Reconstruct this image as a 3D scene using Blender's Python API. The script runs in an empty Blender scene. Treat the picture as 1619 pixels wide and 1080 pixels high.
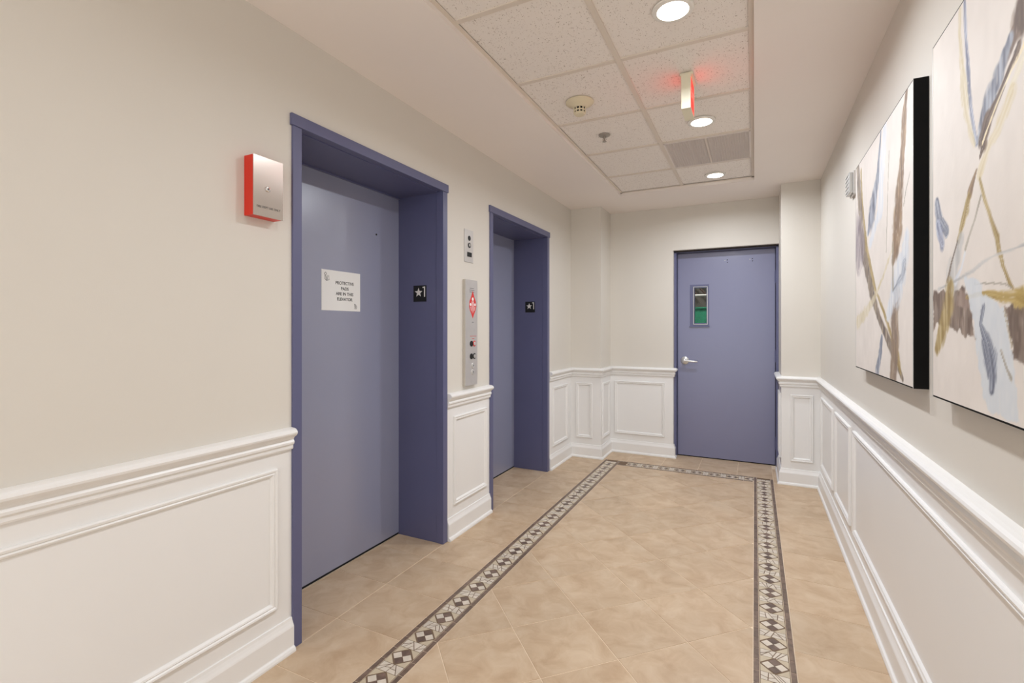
import bpy, math, random
import numpy as np
from mathutils import Vector, Matrix
random.seed(7)
C = bpy.context.scene.collection
sc = bpy.context.scene

# ------------------------------------------------------------------ camera, world, lights, exposure
cam_d = bpy.data.cameras.new('camera'); cam = bpy.data.objects.new('camera', cam_d); C.objects.link(cam)
cam.location = (0, 0, 1.31); cam.rotation_euler = (math.pi/2, 0, 0.4608)
cam_d.sensor_width = 36; cam_d.lens = 772.26/1619*36; cam_d.shift_y = (518.92-540)/1619
cam_d.clip_start = 0.02; cam_d.clip_end = 60
sc.camera = cam
w = bpy.data.worlds.new('world'); sc.world = w; w.use_nodes = True
w.node_tree.nodes['Background'].inputs[0].default_value = (.97, .985, 1, 1)
w.node_tree.nodes['Background'].inputs[1].default_value = 2.0  # added fill, enters through the open corridor end
sc.view_settings.view_transform = 'Standard'; sc.view_settings.look = 'None'
sc.view_settings.gamma = 1; sc.view_settings.use_curve_mapping = False
sc.view_settings.exposure = 0.0
DOWNLIGHT_W = 12.0
DOWNLIGHT_COL = (1.0, 1.06, 1.14)
LIGHT_Y = [(-.286, 1.99), (-.286, 3.144), (-.286, 4.29), (-.286, .84), (-.286, -.32)]
GRID_Z = 2.555
for i, (lx, ly) in enumerate(LIGHT_Y):
    ld = bpy.data.lights.new('downlight_lamp', 'AREA'); ld.shape = 'DISK'; ld.size = .105
    ld.energy = DOWNLIGHT_W*(1, 1, 1, .32, .25)[i]; ld.color = DOWNLIGHT_COL; ld.spread = math.radians(165)
    lo = bpy.data.objects.new('downlight_lamp', ld); C.objects.link(lo); lo.location = (lx, ly, GRID_Z-.012)

# ------------------------------------------------------------------ helpers
def s2l(c):
    c = [v/255 for v in c]
    return tuple((v/12.92 if v <= .04045 else ((v+.055)/1.055)**2.4) for v in c)
WORLD = {}
class MB:
    def __init__(s): s.v = []; s.f = []
    def add(s, vs, fs):
        b = len(s.v); s.v += [tuple(map(float, p)) for p in vs]; s.f += [tuple(b+i for i in f) for f in fs]; return s
    def box(s, x0, x1, y0, y1, z0, z1, c=0.0):
        if c <= 0:
            vs = [(x, y, z) for x in (x0, x1) for y in (y0, y1) for z in (z0, z1)]
            return s.add(vs, [(0,1,3,2),(4,6,7,5),(0,4,5,1),(2,3,7,6),(0,2,6,4),(1,5,7,3)])
        import bmesh
        bm = bmesh.new(); bmesh.ops.create_cube(bm, size=1)
        for v in bm.verts:
            v.co = ((x0+x1)/2+v.co.x*(x1-x0), (y0+y1)/2+v.co.y*(y1-y0), (z0+z1)/2+v.co.z*(z1-z0))
        bmesh.ops.bevel(bm, geom=list(bm.edges), offset=c, segments=2, affect='EDGES', profile=.6)
        bm.verts.index_update()
        s.add([v.co for v in bm.verts], [[v.index for v in f.verts] for f in bm.faces]); bm.free(); return s
    def prism(s, poly, z0, z1, c=0.0, M=None):
        """convex or simple polygon (2D) extruded z0..z1 with a chamfered top; M maps (a,b,h) to the world"""
        n = len(poly); rings = [(poly, z0)]
        if c > 0:
            cx = sum(p[0] for p in poly)/n; cy = sum(p[1] for p in poly)/n
            r = min(math.hypot(p[0]-cx, p[1]-cy) for p in poly); k = max(.6, 1-c/max(r, 1e-4)*1.3)
            rings += [(poly, z1-c), ([(cx+(p[0]-cx)*k, cy+(p[1]-cy)*k) for p in poly], z1)]
        else: rings += [(poly, z1)]
        vs = [(p[0], p[1], z) for pl, z in rings for p in pl]
        if M: vs = [M(*v) for v in vs]
        fs = [tuple(range(n-1, -1, -1)), tuple((len(rings)-1)*n+i for i in range(n))]
        for r in range(len(rings)-1):
            for i in range(n):
                j = (i+1) % n; fs.append((r*n+i, r*n+j, (r+1)*n+j, (r+1)*n+i))
        return s.add(vs, fs)
    def lathe(s, prof, M, n=32):
        """prof [(r,h)], M maps (a,b,h)->world"""
        vs = []; fs = []
        for r, h in prof:
            for i in range(n):
                a = 2*math.pi*i/n; vs.append(M(r*math.cos(a), r*math.sin(a), h))
        for k in range(len(prof)-1):
            for i in range(n):
                j = (i+1) % n; fs.append((k*n+i, k*n+j, (k+1)*n+j, (k+1)*n+i))
        fs.append(tuple(range(n-1, -1, -1))); fs.append(tuple((len(prof)-1)*n+i for i in range(n)))
        return s.add(vs, fs)
    def tube(s, pts, r, n=12):
        pts = [Vector(p) for p in pts]; rs = r if isinstance(r, (list, tuple)) else [r]*len(pts)
        vs = []; fs = []; up = Vector((0, 0, 1))
        for i, p in enumerate(pts):
            t = (pts[min(i+1, len(pts)-1)]-pts[max(i-1, 0)]).normalized()
            u = t.cross(up); u = u.normalized() if u.length > .05 else Vector((1, 0, 0)); q = t.cross(u).normalized()
            for k in range(n):
                a = 2*math.pi*k/n; vs.append(p+(u*math.cos(a)+q*math.sin(a))*rs[i])
        for k in range(len(pts)-1):
            for i in range(n):
                j = (i+1) % n; fs.append((k*n+i, k*n+j, (k+1)*n+j, (k+1)*n+i))
        fs.append(tuple(range(n-1, -1, -1))); fs.append(tuple((len(pts)-1)*n+i for i in range(n)))
        return s.add(vs, fs)
    def sweep(s, path, prof, close=False):
        """prof [(offset, z)] swept along a horizontal path; offset to the right of travel, mitred"""
        P = [Vector((p[0], p[1])) for p in path]; n = len(P); m = len(prof); vs = []
        for i in range(n):
            if close: d0 = (P[i]-P[i-1]).normalized(); d1 = (P[(i+1) % n]-P[i]).normalized()
            else:
                d0 = (P[i]-P[i-1]).normalized() if i > 0 else (P[1]-P[0]).normalized()
                d1 = (P[i+1]-P[i]).normalized() if i < n-1 else d0
            n0 = Vector((d0.y, -d0.x)); n1 = Vector((d1.y, -d1.x)); b = (n0+n1).normalized(); k = 1/max(.2, b.dot(n0))
            for o, z in prof: q = P[i]+b*o*k; vs.append((q.x, q.y, z))
        fs = []
        for i in range(n if close else n-1):
            a = i*m; c = ((i+1) % n)*m
            for j in range(m):
                k = (j+1) % m; fs.append((a+j, c+j, c+k, a+k))
        if not close: fs += [tuple(range(m)), tuple((n-1)*m+j for j in range(m-1, -1, -1))]
        return s.add(vs, fs)

def setp(o, label=None, cat=None, group=None, kind=None):
    if label: o['label'] = label
    if cat: o['category'] = cat
    if group: o['group'] = group
    if kind: o['kind'] = kind
    return o
def fixn(me):
    import bmesh
    bm = bmesh.new(); bm.from_mesh(me); bmesh.ops.recalc_face_normals(bm, faces=bm.faces); bm.to_mesh(me); bm.free()
def obj(name, mb, m, parent=None, smooth=False, label=None, cat=None, group=None, kind=None, fix=True, origin=None):
    co = np.array(mb.v); lo, hi = co.min(0), co.max(0)
    c = np.array(origin) if origin is not None else np.array([(lo[0]+hi[0])/2, (lo[1]+hi[1])/2, lo[2]])
    me = bpy.data.meshes.new(name); me.from_pydata([tuple(p) for p in (co-c)], [], mb.f); me.update()
    if fix: fixn(me)
    me.materials.append(m)
    if smooth:
        for p in me.polygons: p.use_smooth = True
        try: me.set_sharp_from_angle(angle=math.radians(35))
        except Exception: pass
    o = bpy.data.objects.new(name, me); C.objects.link(o)
    pw = WORLD.get(parent.name, np.zeros(3)) if parent else np.zeros(3)
    if parent: o.parent = parent
    o.location = tuple(c-pw); WORLD[o.name] = c
    return setp(o, label, cat, group, kind)
def empty(name, loc, label=None, cat=None, group=None, kind=None):
    o = bpy.data.objects.new(name, None); C.objects.link(o); o.location = loc; o.empty_display_size = .05
    WORLD[o.name] = np.array(loc, float); return setp(o, label, cat, group, kind)
def text(name, body, size, m, parent, centre, right, up, depth=.0006, align='CENTER', bold=0.0, sx=1.0, label=None):
    cu = bpy.data.curves.new('lettering', 'FONT'); cu.body = body; cu.size = size; cu.align_x = align; cu.align_y = 'CENTER'
    cu.extrude = depth/2; cu.offset = bold; cu.resolution_u = 4; cu.space_line = .95
    t = bpy.data.objects.new('lettering', cu); C.objects.link(t)
    dg = bpy.context.evaluated_depsgraph_get(); me = bpy.data.meshes.new_from_object(t.evaluated_get(dg))
    bpy.data.objects.remove(t); bpy.data.curves.remove(cu)
    R = Vector(right); U = Vector(up); N = R.cross(U)
    for v in me.vertices: v.co = R*v.co.x*sx+U*v.co.y+N*(v.co.z+depth/2)
    me.materials.clear(); me.materials.append(m); me.name = name
    o = bpy.data.objects.new(name, me); C.objects.link(o); o.parent = parent
    o.location = tuple(np.array(centre)-WORLD[parent.name]); WORLD[o.name] = np.array(centre, float)
    return setp(o, label)

# maps of a local (a, b, h) frame to the world, h pointing out of the surface
def on_left(y, z, x=-1.696): return lambda a, b, h: (x+h, y+a, z+b)      # wall facing +x, a to the right
def on_right(y, z, x=.485): return lambda a, b, h: (x-h, y-a, z+b)
def on_front(x, z, y): return lambda a, b, h: (x+a, y-h, z+b)            # surface facing -y
def on_ceiling(x, y, z): return lambda a, b, h: (x+a, y+b, z-h)

# ------------------------------------------------------------------ materials
def mat(name, col, rough=.5, metal=0.0, spec=.5, var=.0, vscale=3.0, bump=0.0, bscale=200., rnd=0.0, emit=None, estr=0.0, coat=0.0):
    m = bpy.data.materials.new(name); m.use_nodes = True; nt = m.node_tree; b = nt.nodes['Principled BSDF']
    col = s2l(col); b.inputs['Base Color'].default_value = (*col, 1); b.inputs['Roughness'].default_value = rough
    b.inputs['Metallic'].default_value = metal; b.inputs['Specular IOR Level'].default_value = spec; b.inputs['Coat Weight'].default_value = coat
    tc = nt.nodes.new('ShaderNodeTexCoord'); src = tc.outputs['Object']
    if rnd > 0:
        oi = nt.nodes.new('ShaderNodeObjectInfo'); mu = nt.nodes.new('ShaderNodeMath'); mu.operation = 'MULTIPLY'; mu.inputs[1].default_value = 40
        nt.links.new(oi.outputs['Random'], mu.inputs[0]); ad = nt.nodes.new('ShaderNodeVectorMath'); ad.operation = 'ADD'
        nt.links.new(src, ad.inputs[0]); nt.links.new(mu.outputs[0], ad.inputs[1]); src = ad.outputs[0]
    if var > 0 or rnd > 0:
        no = nt.nodes.new('ShaderNodeTexNoise'); no.inputs['Scale'].default_value = vscale; no.inputs['Detail'].default_value = 6
        nt.links.new(src, no.inputs['Vector'])
        mr = nt.nodes.new('ShaderNodeMapRange'); mr.inputs['From Min'].default_value = .3; mr.inputs['From Max'].default_value = .7
        mr.inputs['To Min'].default_value = 1-var; mr.inputs['To Max'].default_value = 1+var
        nt.links.new(no.outputs['Fac'], mr.inputs['Value']); fac = mr.outputs[0]
        if rnd > 0:
            r2 = nt.nodes.new('ShaderNodeMapRange'); r2.inputs['To Min'].default_value = 1-rnd; r2.inputs['To Max'].default_value = 1+rnd
            nt.links.new(oi.outputs['Random'], r2.inputs['Value']); m2 = nt.nodes.new('ShaderNodeMath'); m2.operation = 'MULTIPLY'
            nt.links.new(fac, m2.inputs[0]); nt.links.new(r2.outputs[0], m2.inputs[1]); fac = m2.outputs[0]
        vm = nt.nodes.new('ShaderNodeVectorMath'); vm.operation = 'SCALE'; vm.inputs[0].default_value = col
        nt.links.new(fac, vm.inputs['Scale']); nt.links.new(vm.outputs[0], b.inputs['Base Color'])
    if bump > 0:
        nb = nt.nodes.new('ShaderNodeTexNoise'); nb.inputs['Scale'].default_value = bscale; nb.inputs['Detail'].default_value = 4
        bp = nt.nodes.new('ShaderNodeBump'); bp.inputs['Strength'].default_value = bump; bp.inputs['Distance'].default_value = .002
        nt.links.new(src, nb.inputs['Vector']); nt.links.new(nb.outputs['Fac'], bp.inputs['Height']); nt.links.new(bp.outputs[0], b.inputs['Normal'])
    if emit:
        b.inputs['Emission Color'].default_value = (*s2l(emit), 1); b.inputs['Emission Strength'].default_value = estr
    return m
M = {}
M['wall'] = mat('beige_wall_paint', (222, 216, 206), .55, var=.012, vscale=1.2, bump=.08, bscale=260, spec=.3)
M['ceil'] = mat('ceiling_paint', (246, 237, 230), .7, var=.012, vscale=1.5, spec=.2)
M['white'] = mat('white_trim_paint', (241, 239, 236), .32, var=.008, vscale=2, spec=.45)
M['leaf'] = mat('blue_violet_enamel_sheen_tint', (146, 149, 172), .27, var=.02, vscale=1.4, bump=.03, bscale=120, spec=1.0, coat=.35)  # same enamel as the end door, base colour paled to imitate sheen
M['leaf'].node_tree.nodes['Principled BSDF'].inputs['Coat Roughness'].default_value = .35
M['blue'] = mat('blue_violet_enamel', (120, 122, 154), .30, var=.02, vscale=1.4, bump=.04, bscale=120, spec=1.0)
M['blueframe'] = mat('blue_violet_enamel_shade_tint', (94, 96, 130), .36, var=.03, vscale=2, spec=.6)  # same enamel, base colour darkened to imitate shade in frames and reveals
M['black'] = mat('black_matte', (8, 8, 9), .6)
M['headstrip'] = mat('dark_brown_strip', (52, 46, 42), .8)
M['dark'] = mat('dark_gap', (14, 13, 14), .9)
M['grout'] = mat('tan_grout', (236, 216, 190), .8, var=.05, vscale=8)
M['mgrout'] = mat('mosaic_grout', (188, 168, 144), .85, var=.06, vscale=30)
M['bandgrout'] = mat('brown_grout', (120, 98, 78), .85, var=.06, vscale=30)
M['darkstone'] = mat('brown_marble', (112, 92, 80), .4, var=.3, vscale=45, rnd=.22)
M['strip'] = mat('brown_marble_strip', (118, 98, 84), .4, var=.28, vscale=40, rnd=.16)
M['lightstone'] = mat('cream_marble', (214, 202, 186), .4, var=.09, vscale=30, rnd=.06)
M['tanstone'] = mat('tan_marble', (200, 184, 158), .42, var=.07, vscale=25, rnd=.05)
M['steel'] = mat('brushed_steel', (208, 204, 200), .34, metal=.4, var=.02, vscale=20)
M['coversteel'] = mat('brushed_steel_cover', (196, 186, 176), .26, metal=1, var=.02, vscale=20)
M['coversteel'].node_tree.nodes['Principled BSDF'].inputs['Anisotropic'].default_value = .7
M['chrome'] = mat('chrome', (225, 225, 225), .12, metal=1.0)
M['satin'] = mat('satin_chrome', (222, 220, 216), .28, metal=.6)
M['dullmetal'] = mat('dull_sprinkler_metal', (170, 162, 152), .4, metal=.5)
M['steelside'] = mat('galvanised_side', (196, 190, 180), .5, metal=.3)
M['red'] = mat('red_plastic', (214, 44, 22), .4)
M['redprint'] = mat('red_print', (214, 52, 50), .5)
M['ink'] = mat('black_ink', (40, 38, 38), .7)
M['greyink'] = mat('grey_ink', (95, 95, 98), .7)
M['paper'] = mat('white_paper', (242, 241, 238), .6)
M['platewhite'] = mat('white_engraving', (232, 228, 222), .5)
M['cream'] = mat('cream_plastic', (226, 214, 184), .45)
M['exit'] = mat('exit_housing', (238, 232, 206), .45)
M['exitred'] = mat('lit_red_panel', (230, 40, 30), .4, emit=(255, 30, 22), estr=1.5)
M['exitletter'] = mat('lit_letters', (255, 90, 80), .4, emit=(255, 90, 80), estr=1.8)
M['lens'] = mat('lamp_lens', (255, 255, 250), .5, emit=(255, 253, 246), estr=9)
M['lamptrim'] = mat('white_lamp_trim', (238, 234, 226), .4)
M['tee'] = mat('ceiling_grid_paint', (226, 214, 200), .5)
M['vane'] = mat('grey_grille', (236, 226, 218), .5)
M['voidm'] = mat('plenum_dark', (60, 55, 52), .9)
M['silver'] = mat('silver_edge', (200, 198, 192), .4, metal=.4)
M['blackframe'] = mat('black_gallery_edge', (3, 3, 3), .7, spec=.2)
M['green'] = mat('green_wall', (62, 166, 128), .5, var=.25, vscale=14)
M['stairwall'] = mat('stairwell_grey', (110, 102, 94), .7, var=.15, vscale=8)
M['stairbrown'] = mat('stairwell_brown', (86, 62, 54), .7)

def tile_mat():
    m = bpy.data.materials.new('glazed_tan_tile'); m.use_nodes = True; nt = m.node_tree; N = nt.nodes.new; L = nt.links.new
    b = nt.nodes['Principled BSDF']; tc = N('ShaderNodeTexCoord'); oi = N('ShaderNodeObjectInfo')
    mu = N('ShaderNodeMath'); mu.operation = 'MULTIPLY'; mu.inputs[1].default_value = 60; L(oi.outputs['Random'], mu.inputs[0])
    ad = N('ShaderNodeVectorMath'); ad.operation = 'ADD'; L(tc.outputs['Object'], ad.inputs[0]); L(mu.outputs[0], ad.inputs[1])
    n1 = N('ShaderNodeTexNoise'); n1.inputs['Scale'].default_value = 9; n1.inputs['Detail'].default_value = 7; n1.inputs['Roughness'].default_value = .6
    n1.inputs['Distortion'].default_value = .6; L(ad.outputs[0], n1.inputs['Vector'])
    r = N('ShaderNodeValToRGB'); r.color_ramp.elements[0].position = .3; r.color_ramp.elements[0].color = (*s2l((188, 159, 128)), 1)
    r.color_ramp.elements[1].position = .68; r.color_ramp.elements[1].color = (*s2l((210, 187, 159)), 1)
    e = r.color_ramp.elements.new(.5); e.color = (*s2l((201, 175, 145)), 1); L(n1.outputs['Fac'], r.inputs[0])
    n2 = N('ShaderNodeTexNoise'); n2.inputs['Scale'].default_value = 2.2; n2.inputs['Detail'].default_value = 3; L(ad.outputs[0], n2.inputs['Vector'])
    mr = N('ShaderNodeMapRange'); mr.inputs[1].default_value = .35; mr.inputs[2].default_value = .65; mr.inputs[3].default_value = .95; mr.inputs[4].default_value = 1.04; L(n2.outputs['Fac'], mr.inputs[0])
    r2 = N('ShaderNodeMapRange'); r2.inputs[3].default_value = .965; r2.inputs[4].default_value = 1.03; L(oi.outputs['Random'], r2.inputs[0])
    mm = N('ShaderNodeMath'); mm.operation = 'MULTIPLY'; L(mr.outputs[0], mm.inputs[0]); L(r2.outputs[0], mm.inputs[1])
    vs = N('ShaderNodeVectorMath'); vs.operation = 'SCALE'; L(r.outputs[0], vs.inputs[0]); L(mm.outputs[0], vs.inputs['Scale']); L(vs.outputs[0], b.inputs['Base Color'])
    b.inputs['Roughness'].default_value = .42; b.inputs['Specular IOR Level'].default_value = .4
    bp = N('ShaderNodeBump'); bp.inputs['Strength'].default_value = .12; bp.inputs['Distance'].default_value = .003; L(n1.outputs['Fac'], bp.inputs['Height']); L(bp.outputs[0], b.inputs['Normal'])
    return m
M['tile'] = tile_mat()
def fissured():
    m = bpy.data.materials.new('fissured_mineral_tile'); m.use_nodes = True; nt = m.node_tree; N = nt.nodes.new; L = nt.links.new
    b = nt.nodes['Principled BSDF']; tc = N('ShaderNodeTexCoord'); oi = N('ShaderNodeObjectInfo')
    ad = N('ShaderNodeVectorMath'); ad.operation = 'ADD'; L(tc.outputs['Object'], ad.inputs[0]); L(oi.outputs['Random'], ad.inputs[1])
    mp = N('ShaderNodeMapping'); mp.inputs['Scale'].default_value = (1.0, .55, 1); L(ad.outputs[0], mp.inputs[0])
    n = N('ShaderNodeTexNoise'); n.inputs['Scale'].default_value = 210; n.inputs['Detail'].default_value = 3; n.inputs['Roughness'].default_value = .55; L(mp.outputs[0], n.inputs['Vector'])
    n0 = N('ShaderNodeTexNoise'); n0.inputs['Scale'].default_value = 70; n0.inputs['Detail'].default_value = 3; L(mp.outputs[0], n0.inputs['Vector'])
    mi = N('ShaderNodeMath'); mi.operation = 'MULTIPLY_ADD'; mi.inputs[1].default_value = .35; L(n0.outputs['Fac'], mi.inputs[0]); L(n.outputs['Fac'], mi.inputs[2])
    r = N('ShaderNodeValToRGB'); r.color_ramp.elements[0].position = .49; r.color_ramp.elements[0].color = (*s2l((184, 169, 155)), 1)
    r.color_ramp.elements[1].position = .56; r.color_ramp.elements[1].color = (*s2l((244, 236, 228)), 1); L(mi.outputs[0], r.inputs[0]); L(r.outputs[0], b.inputs['Base Color'])
    b.inputs['Roughness'].default_value = .9
    bp = N('ShaderNodeBump'); bp.inputs['Strength'].default_value = .25; bp.inputs['Distance'].default_value = .002; L(r.outputs[0], bp.inputs['Height']); L(bp.outputs[0], b.inputs['Normal'])
    return m
M['fissured'] = fissured()
def glass():
    m = bpy.data.materials.new('window_glass'); m.use_nodes = True; b = m.node_tree.nodes['Principled BSDF']
    b.inputs['Base Color'].default_value = (.93, .97, .96, 1); b.inputs['Roughness'].default_value = .02; b.inputs['Transmission Weight'].default_value = 1; b.inputs['IOR'].default_value = 1.1
    return m
M['glass'] = glass()
def translucent():
    m = bpy.data.materials.new('frosted_lens'); m.use_nodes = True; b = m.node_tree.nodes['Principled BSDF']
    b.inputs['Base Color'].default_value = (.85, .85, .83, 1); b.inputs['Roughness'].default_value = .25; b.inputs['Transmission Weight'].default_value = .35
    return m
M['frost'] = translucent()

# ------------------------------------------------------------------ room constants
XL, XR, YE, YP, YS, XP, XQ, ZC, ZR = -1.696, .485, 5.145, 4.776, 4.70, -1.3787, .2025, 2.53, .905
YB = -1.6  # corridor end left open here to let added world light in
WB = .86      # top of the white painted lower wall (hidden behind the chair rail)

# ------------------------------------------------------------------ walls
def wall(name, boxes, low_boxes):
    mb = MB()
    for b in boxes: mb.box(*b)
    o = obj(name, mb, M['wall'], kind='structure')
    lb = MB()
    for b in low_boxes: lb.box(*b)
    if low_boxes: obj('wainscot', lb, M['white'], o)
    return o
xo = -2.22
segs = [(YB, 1.40), (2.495, 3.065), (4.155, YP+.3)]
wl = wall('wall_left', [(xo, XL, a, b, WB, ZC+.1) for a, b in segs]+[(xo, XL, a, b, 2.155, ZC+.1) for a, b in ((1.40, 2.495), (3.065, 4.155))],
          [(xo, XL, a, b, -.05, WB) for a, b in segs])
we = wall('wall_end', [(-2.0, -.735, YE, YE+.2, WB, ZC+.1), (-.735, XQ, YE, YE+.2, 2.095, ZC+.1), (XQ, .8, YE, YE+.2, WB, ZC+.1)],
          [(-2.0, -.735, YE, YE+.2, -.05, WB), (XQ, .8, YE, YE+.2, -.05, WB)])
wr = wall('wall_right', [(XR, XR+.2, YB, YE+.2, WB, ZC+.1)], [(XR, XR+.2, YB, YE+.2, -.05, WB)])
p = obj('pilaster', MB().box(XL-.01, XP, YP, YE+.01, WB, ZC+.05), M['wall'], we); obj('wainscot', MB().box(XL-.01, XP, YP, YE+.01, -.04, WB), M['white'], p)
p = obj('pilaster', MB().box(XQ, XR+.01, YS, YE+.01, WB, ZC+.05), M['wall'], we); obj('wainscot', MB().box(XQ, XR+.01, YS, YE+.01, -.04, WB), M['white'], p)

# ------------------------------------------------------------------ chair rails, baseboards (mitred sweeps; room on the right of travel)
RAILP = [(-.004, .818), (.010, .818), (.013, .824), (.013, .836), (.020, .842), (.021, .850), (.016, .858), (.018, .864), (.024, .870), (.033, .876), (.038, .882), (.040, .889), (.037, .896), (.030, .902), (.020, .905), (-.004, .907)]
BASEP = [(-.004, .0), (.030, .0), (.030, .008), (.026, .017), (.019, .021), (.018, .024), (.018, .098), (.016, .104), (.012, .112), (.008, .122), (.006, .132), (-.004, .134)]
# room on the right of travel: left wall travelled toward +y has the room at +x = right
runs = [('left', [(XL, YB+.01), (XL, 1.386)]), ('left', [(XL, 2.51), (XL, 3.048)]),
        ('left', [(XL, 4.174), (XL, YP), (XP, YP), (XP, YE), (-.735, YE), (-.735, YE+.045)]),
        ('right', [(XQ, YE+.02), (XQ, YS), (XR, YS), (XR, YB+.01)])]
for i, (side, path) in enumerate(runs):
    lab = ['white chair rail left of the near elevator', 'short white chair rail between the two elevators', 'white chair rail wrapping the far left corner up to the end door', 'white chair rail from the end door along the right wall'][i]
    obj('trim_%d' % (i+1), MB().sweep(path, RAILP), M['white'], kind='structure', label=lab)
    bb = [(q[0], q[1]) for q in path]
    obj('baseboard_%s' % side, MB().sweep(bb, BASEP), M['white'], kind='structure')

# ------------------------------------------------------------------ picture-frame panel mouldings
MOULD = [(0, 0), (0, .010), (.004, .014), (.010, .013), (.014, .009), (.018, .012), (.023, .010), (.027, .005), (.030, 0)]   # (inward, height)
def moulding(parent, Mf, w, h):
    """rectangular mitred frame, w x h, centred at the frame origin"""
    mb = MB(); vs = []; cs = [(-1, -1), (1, -1), (1, 1), (-1, 1)]; n = len(MOULD)
    for sx, sy in cs:
        for i, t in MOULD: vs.append(Mf(sx*(w/2-i), sy*(h/2-i), t-.001))
    fs = []
    for k in range(4):
        a = k*n; c = ((k+1) % 4)*n
        for j in range(n): q = (j+1) % n; fs.append((a+j, c+j, c+q, a+q))
    mb.add(vs, fs); return obj('panel_moulding', mb, M['white'], parent)
Z0, Z1 = .200, .755
zc, hh = (Z0+Z1)/2, Z1-Z0
for y0, y1 in ((-1.5, -.78), (-.62, 1.318), (2.585, 3.005), (4.272, 4.66)): moulding(wl, on_left((y0+y1)/2, zc), y1-y0, hh)
for y0, y1 in ((3.97, 4.61), (3.30, 3.86), (.95, 3.19), (-1.3, .84)): moulding(wr, on_right((y0+y1)/2, zc), y1-y0, hh)
moulding(we, on_front((-1.332-.818)/2, zc, YE), .514, hh)
moulding(we, on_front((-1.635-1.465)/2, zc, YP), .17, hh)
moulding(we, on_front((.268+.434)/2, zc, YS), .166, hh)
moulding(we, on_left((4.83+5.085)/2, zc, XP), .255, hh)
moulding(we, on_right((4.78+5.05)/2, zc, XQ), .27, hh)

# ------------------------------------------------------------------ ceiling: plaster border, recessed grid, tiles
hx0, hx1, hy0, hy1 = -1.105, -.002, -1.4, 4.485
ce = obj('ceiling', MB().box(xo, hx0, YB-.2, YE+.25, ZC, ZC+.12).box(hx1, XR+.2, YB-.2, YE+.25, ZC, ZC+.12).box(hx0, hx1, hy1, YE+.25, ZC, ZC+.12).box(hx0, hx1, YB-.2, hy0, ZC, ZC+.12), M['ceil'], kind='structure')
G = GRID_Z
obj('wall_angle', MB().box(hx0, hx0+.020, hy0, hy1, G-.0015, G+.001).box(hx1-.020, hx1, hy0, hy1, G-.0015, G+.001).box(hx0, hx1, hy1-.020, hy1, G-.0015, G+.001).box(hx0, hx1, hy0, hy0+.02, G-.0015, G+.001), M['tee'], ce)
xm = -.567
ys = [3.98-.5745*k for k in range(0, 12)]; ys = [y for y in ys if y > hy0+.05][::-1]; ylines = [hy0]+ys+[hy1]
obj('main_tee', MB().box(xm-.012, xm+.012, hy0, hy1, G-.0022, G+.03), M['tee'], ce)
for y in ys:
    for a, b in ((hx0+.004, xm-.012), (xm+.012, hx1-.004)): obj('cross_tee', MB().box(a, b, y-.012, y+.012, G-.0012, G+.03), M['tee'], ce)
GR = None
for i in range(len(ylines)-1):
    for j, (a, b) in enumerate(((hx0+.018, xm-.010), (xm+.010, hx1-.018))):
        y0, y1 = ylines[i]+.010, ylines[i+1]-.010
        if i == 0: y0 += .008
        if i == len(ylines)-2: y1 -= .008
        if j == 1 and abs(ylines[i]-(3.98-.5745)) < .02: GR = (a, b, y0, y1); continue
        rz = random.uniform(0, .003)
        obj('ceiling_tile', MB().box(a+.001, b-.001, y0+.001, y1-.001, G+.003+rz, G+.018+rz), M['fissured'], ce)
obj('plenum_cover', MB().box(hx0-.02, hx1+.02, hy0-.02, hy1+.02, G+.06, G+.07), M['voidm'], ce)

# return-air grille
a, b, y0, y1 = GR
g = empty('air_return_grille', ((a+b)/2, (y0+y1)/2, G), 'grey metal air-return grille set into the tiled ceiling near the end door', 'vent')
obj('frame', MB().box(a, b, y0, y0+.012, G-.001, G+.012).box(a, b, y1-.012, y1, G-.001, G+.012).box(a, a+.012, y0, y1, G-.001, G+.012).box(b-.012, b, y0, y1, G-.001, G+.012), M['vane'], g)
mb = MB()
n = 34
for k in range(1, n): x = a+(b-a)*k/n; mb.box(x-.0009, x+.0009, y0+.01, y1-.01, G, G+.011)
for k in range(1, n): y = y0+(y1-y0)*k/n; mb.box(a+.01, b-.01, y-.0009, y+.0009, G, G+.011)
obj('grille_vanes', mb, M['vane'], g, kind='stuff', fix=False)
obj('centre_bar', MB().box((a+b)/2-.006, (a+b)/2+.006, y0+.01, y1-.01, G-.002, G+.010), M['tee'], g)
obj('backing', MB().box(a, b, y0, y1, G+.02, G+.024), M['vane'], g)

# recessed downlights
names = {0: 'round recessed downlight, nearest of the three in the tiled ceiling', 1: 'round recessed downlight glowing beside the exit sign', 2: 'round recessed downlight farthest back, between the grey grille and end door'}
for i, (lx, ly) in enumerate(LIGHT_Y):
    t = empty('recessed_downlight', (lx, ly, G-.006), names.get(i) or ('round recessed downlight almost overhead, next before the nearest one in view' if i == 3 else 'round recessed downlight behind the viewpoint, first from the lobby opening'), 'light', 'recessed ceiling downlights')
    obj('trim_ring', MB().lathe([(.058, .0), (.060, .006), (.072, .0065), (.078, .003), (.079, -.003), (.060, -.003)], on_ceiling(lx, ly, G-.0005), 40), M['lamptrim'], t, smooth=True)
    obj('lens', MB().lathe([(.057, .006), (.045, .0085), (.01, .0095)], on_ceiling(lx, ly, G-.0005), 40), M['lens'], t, smooth=True)

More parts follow.
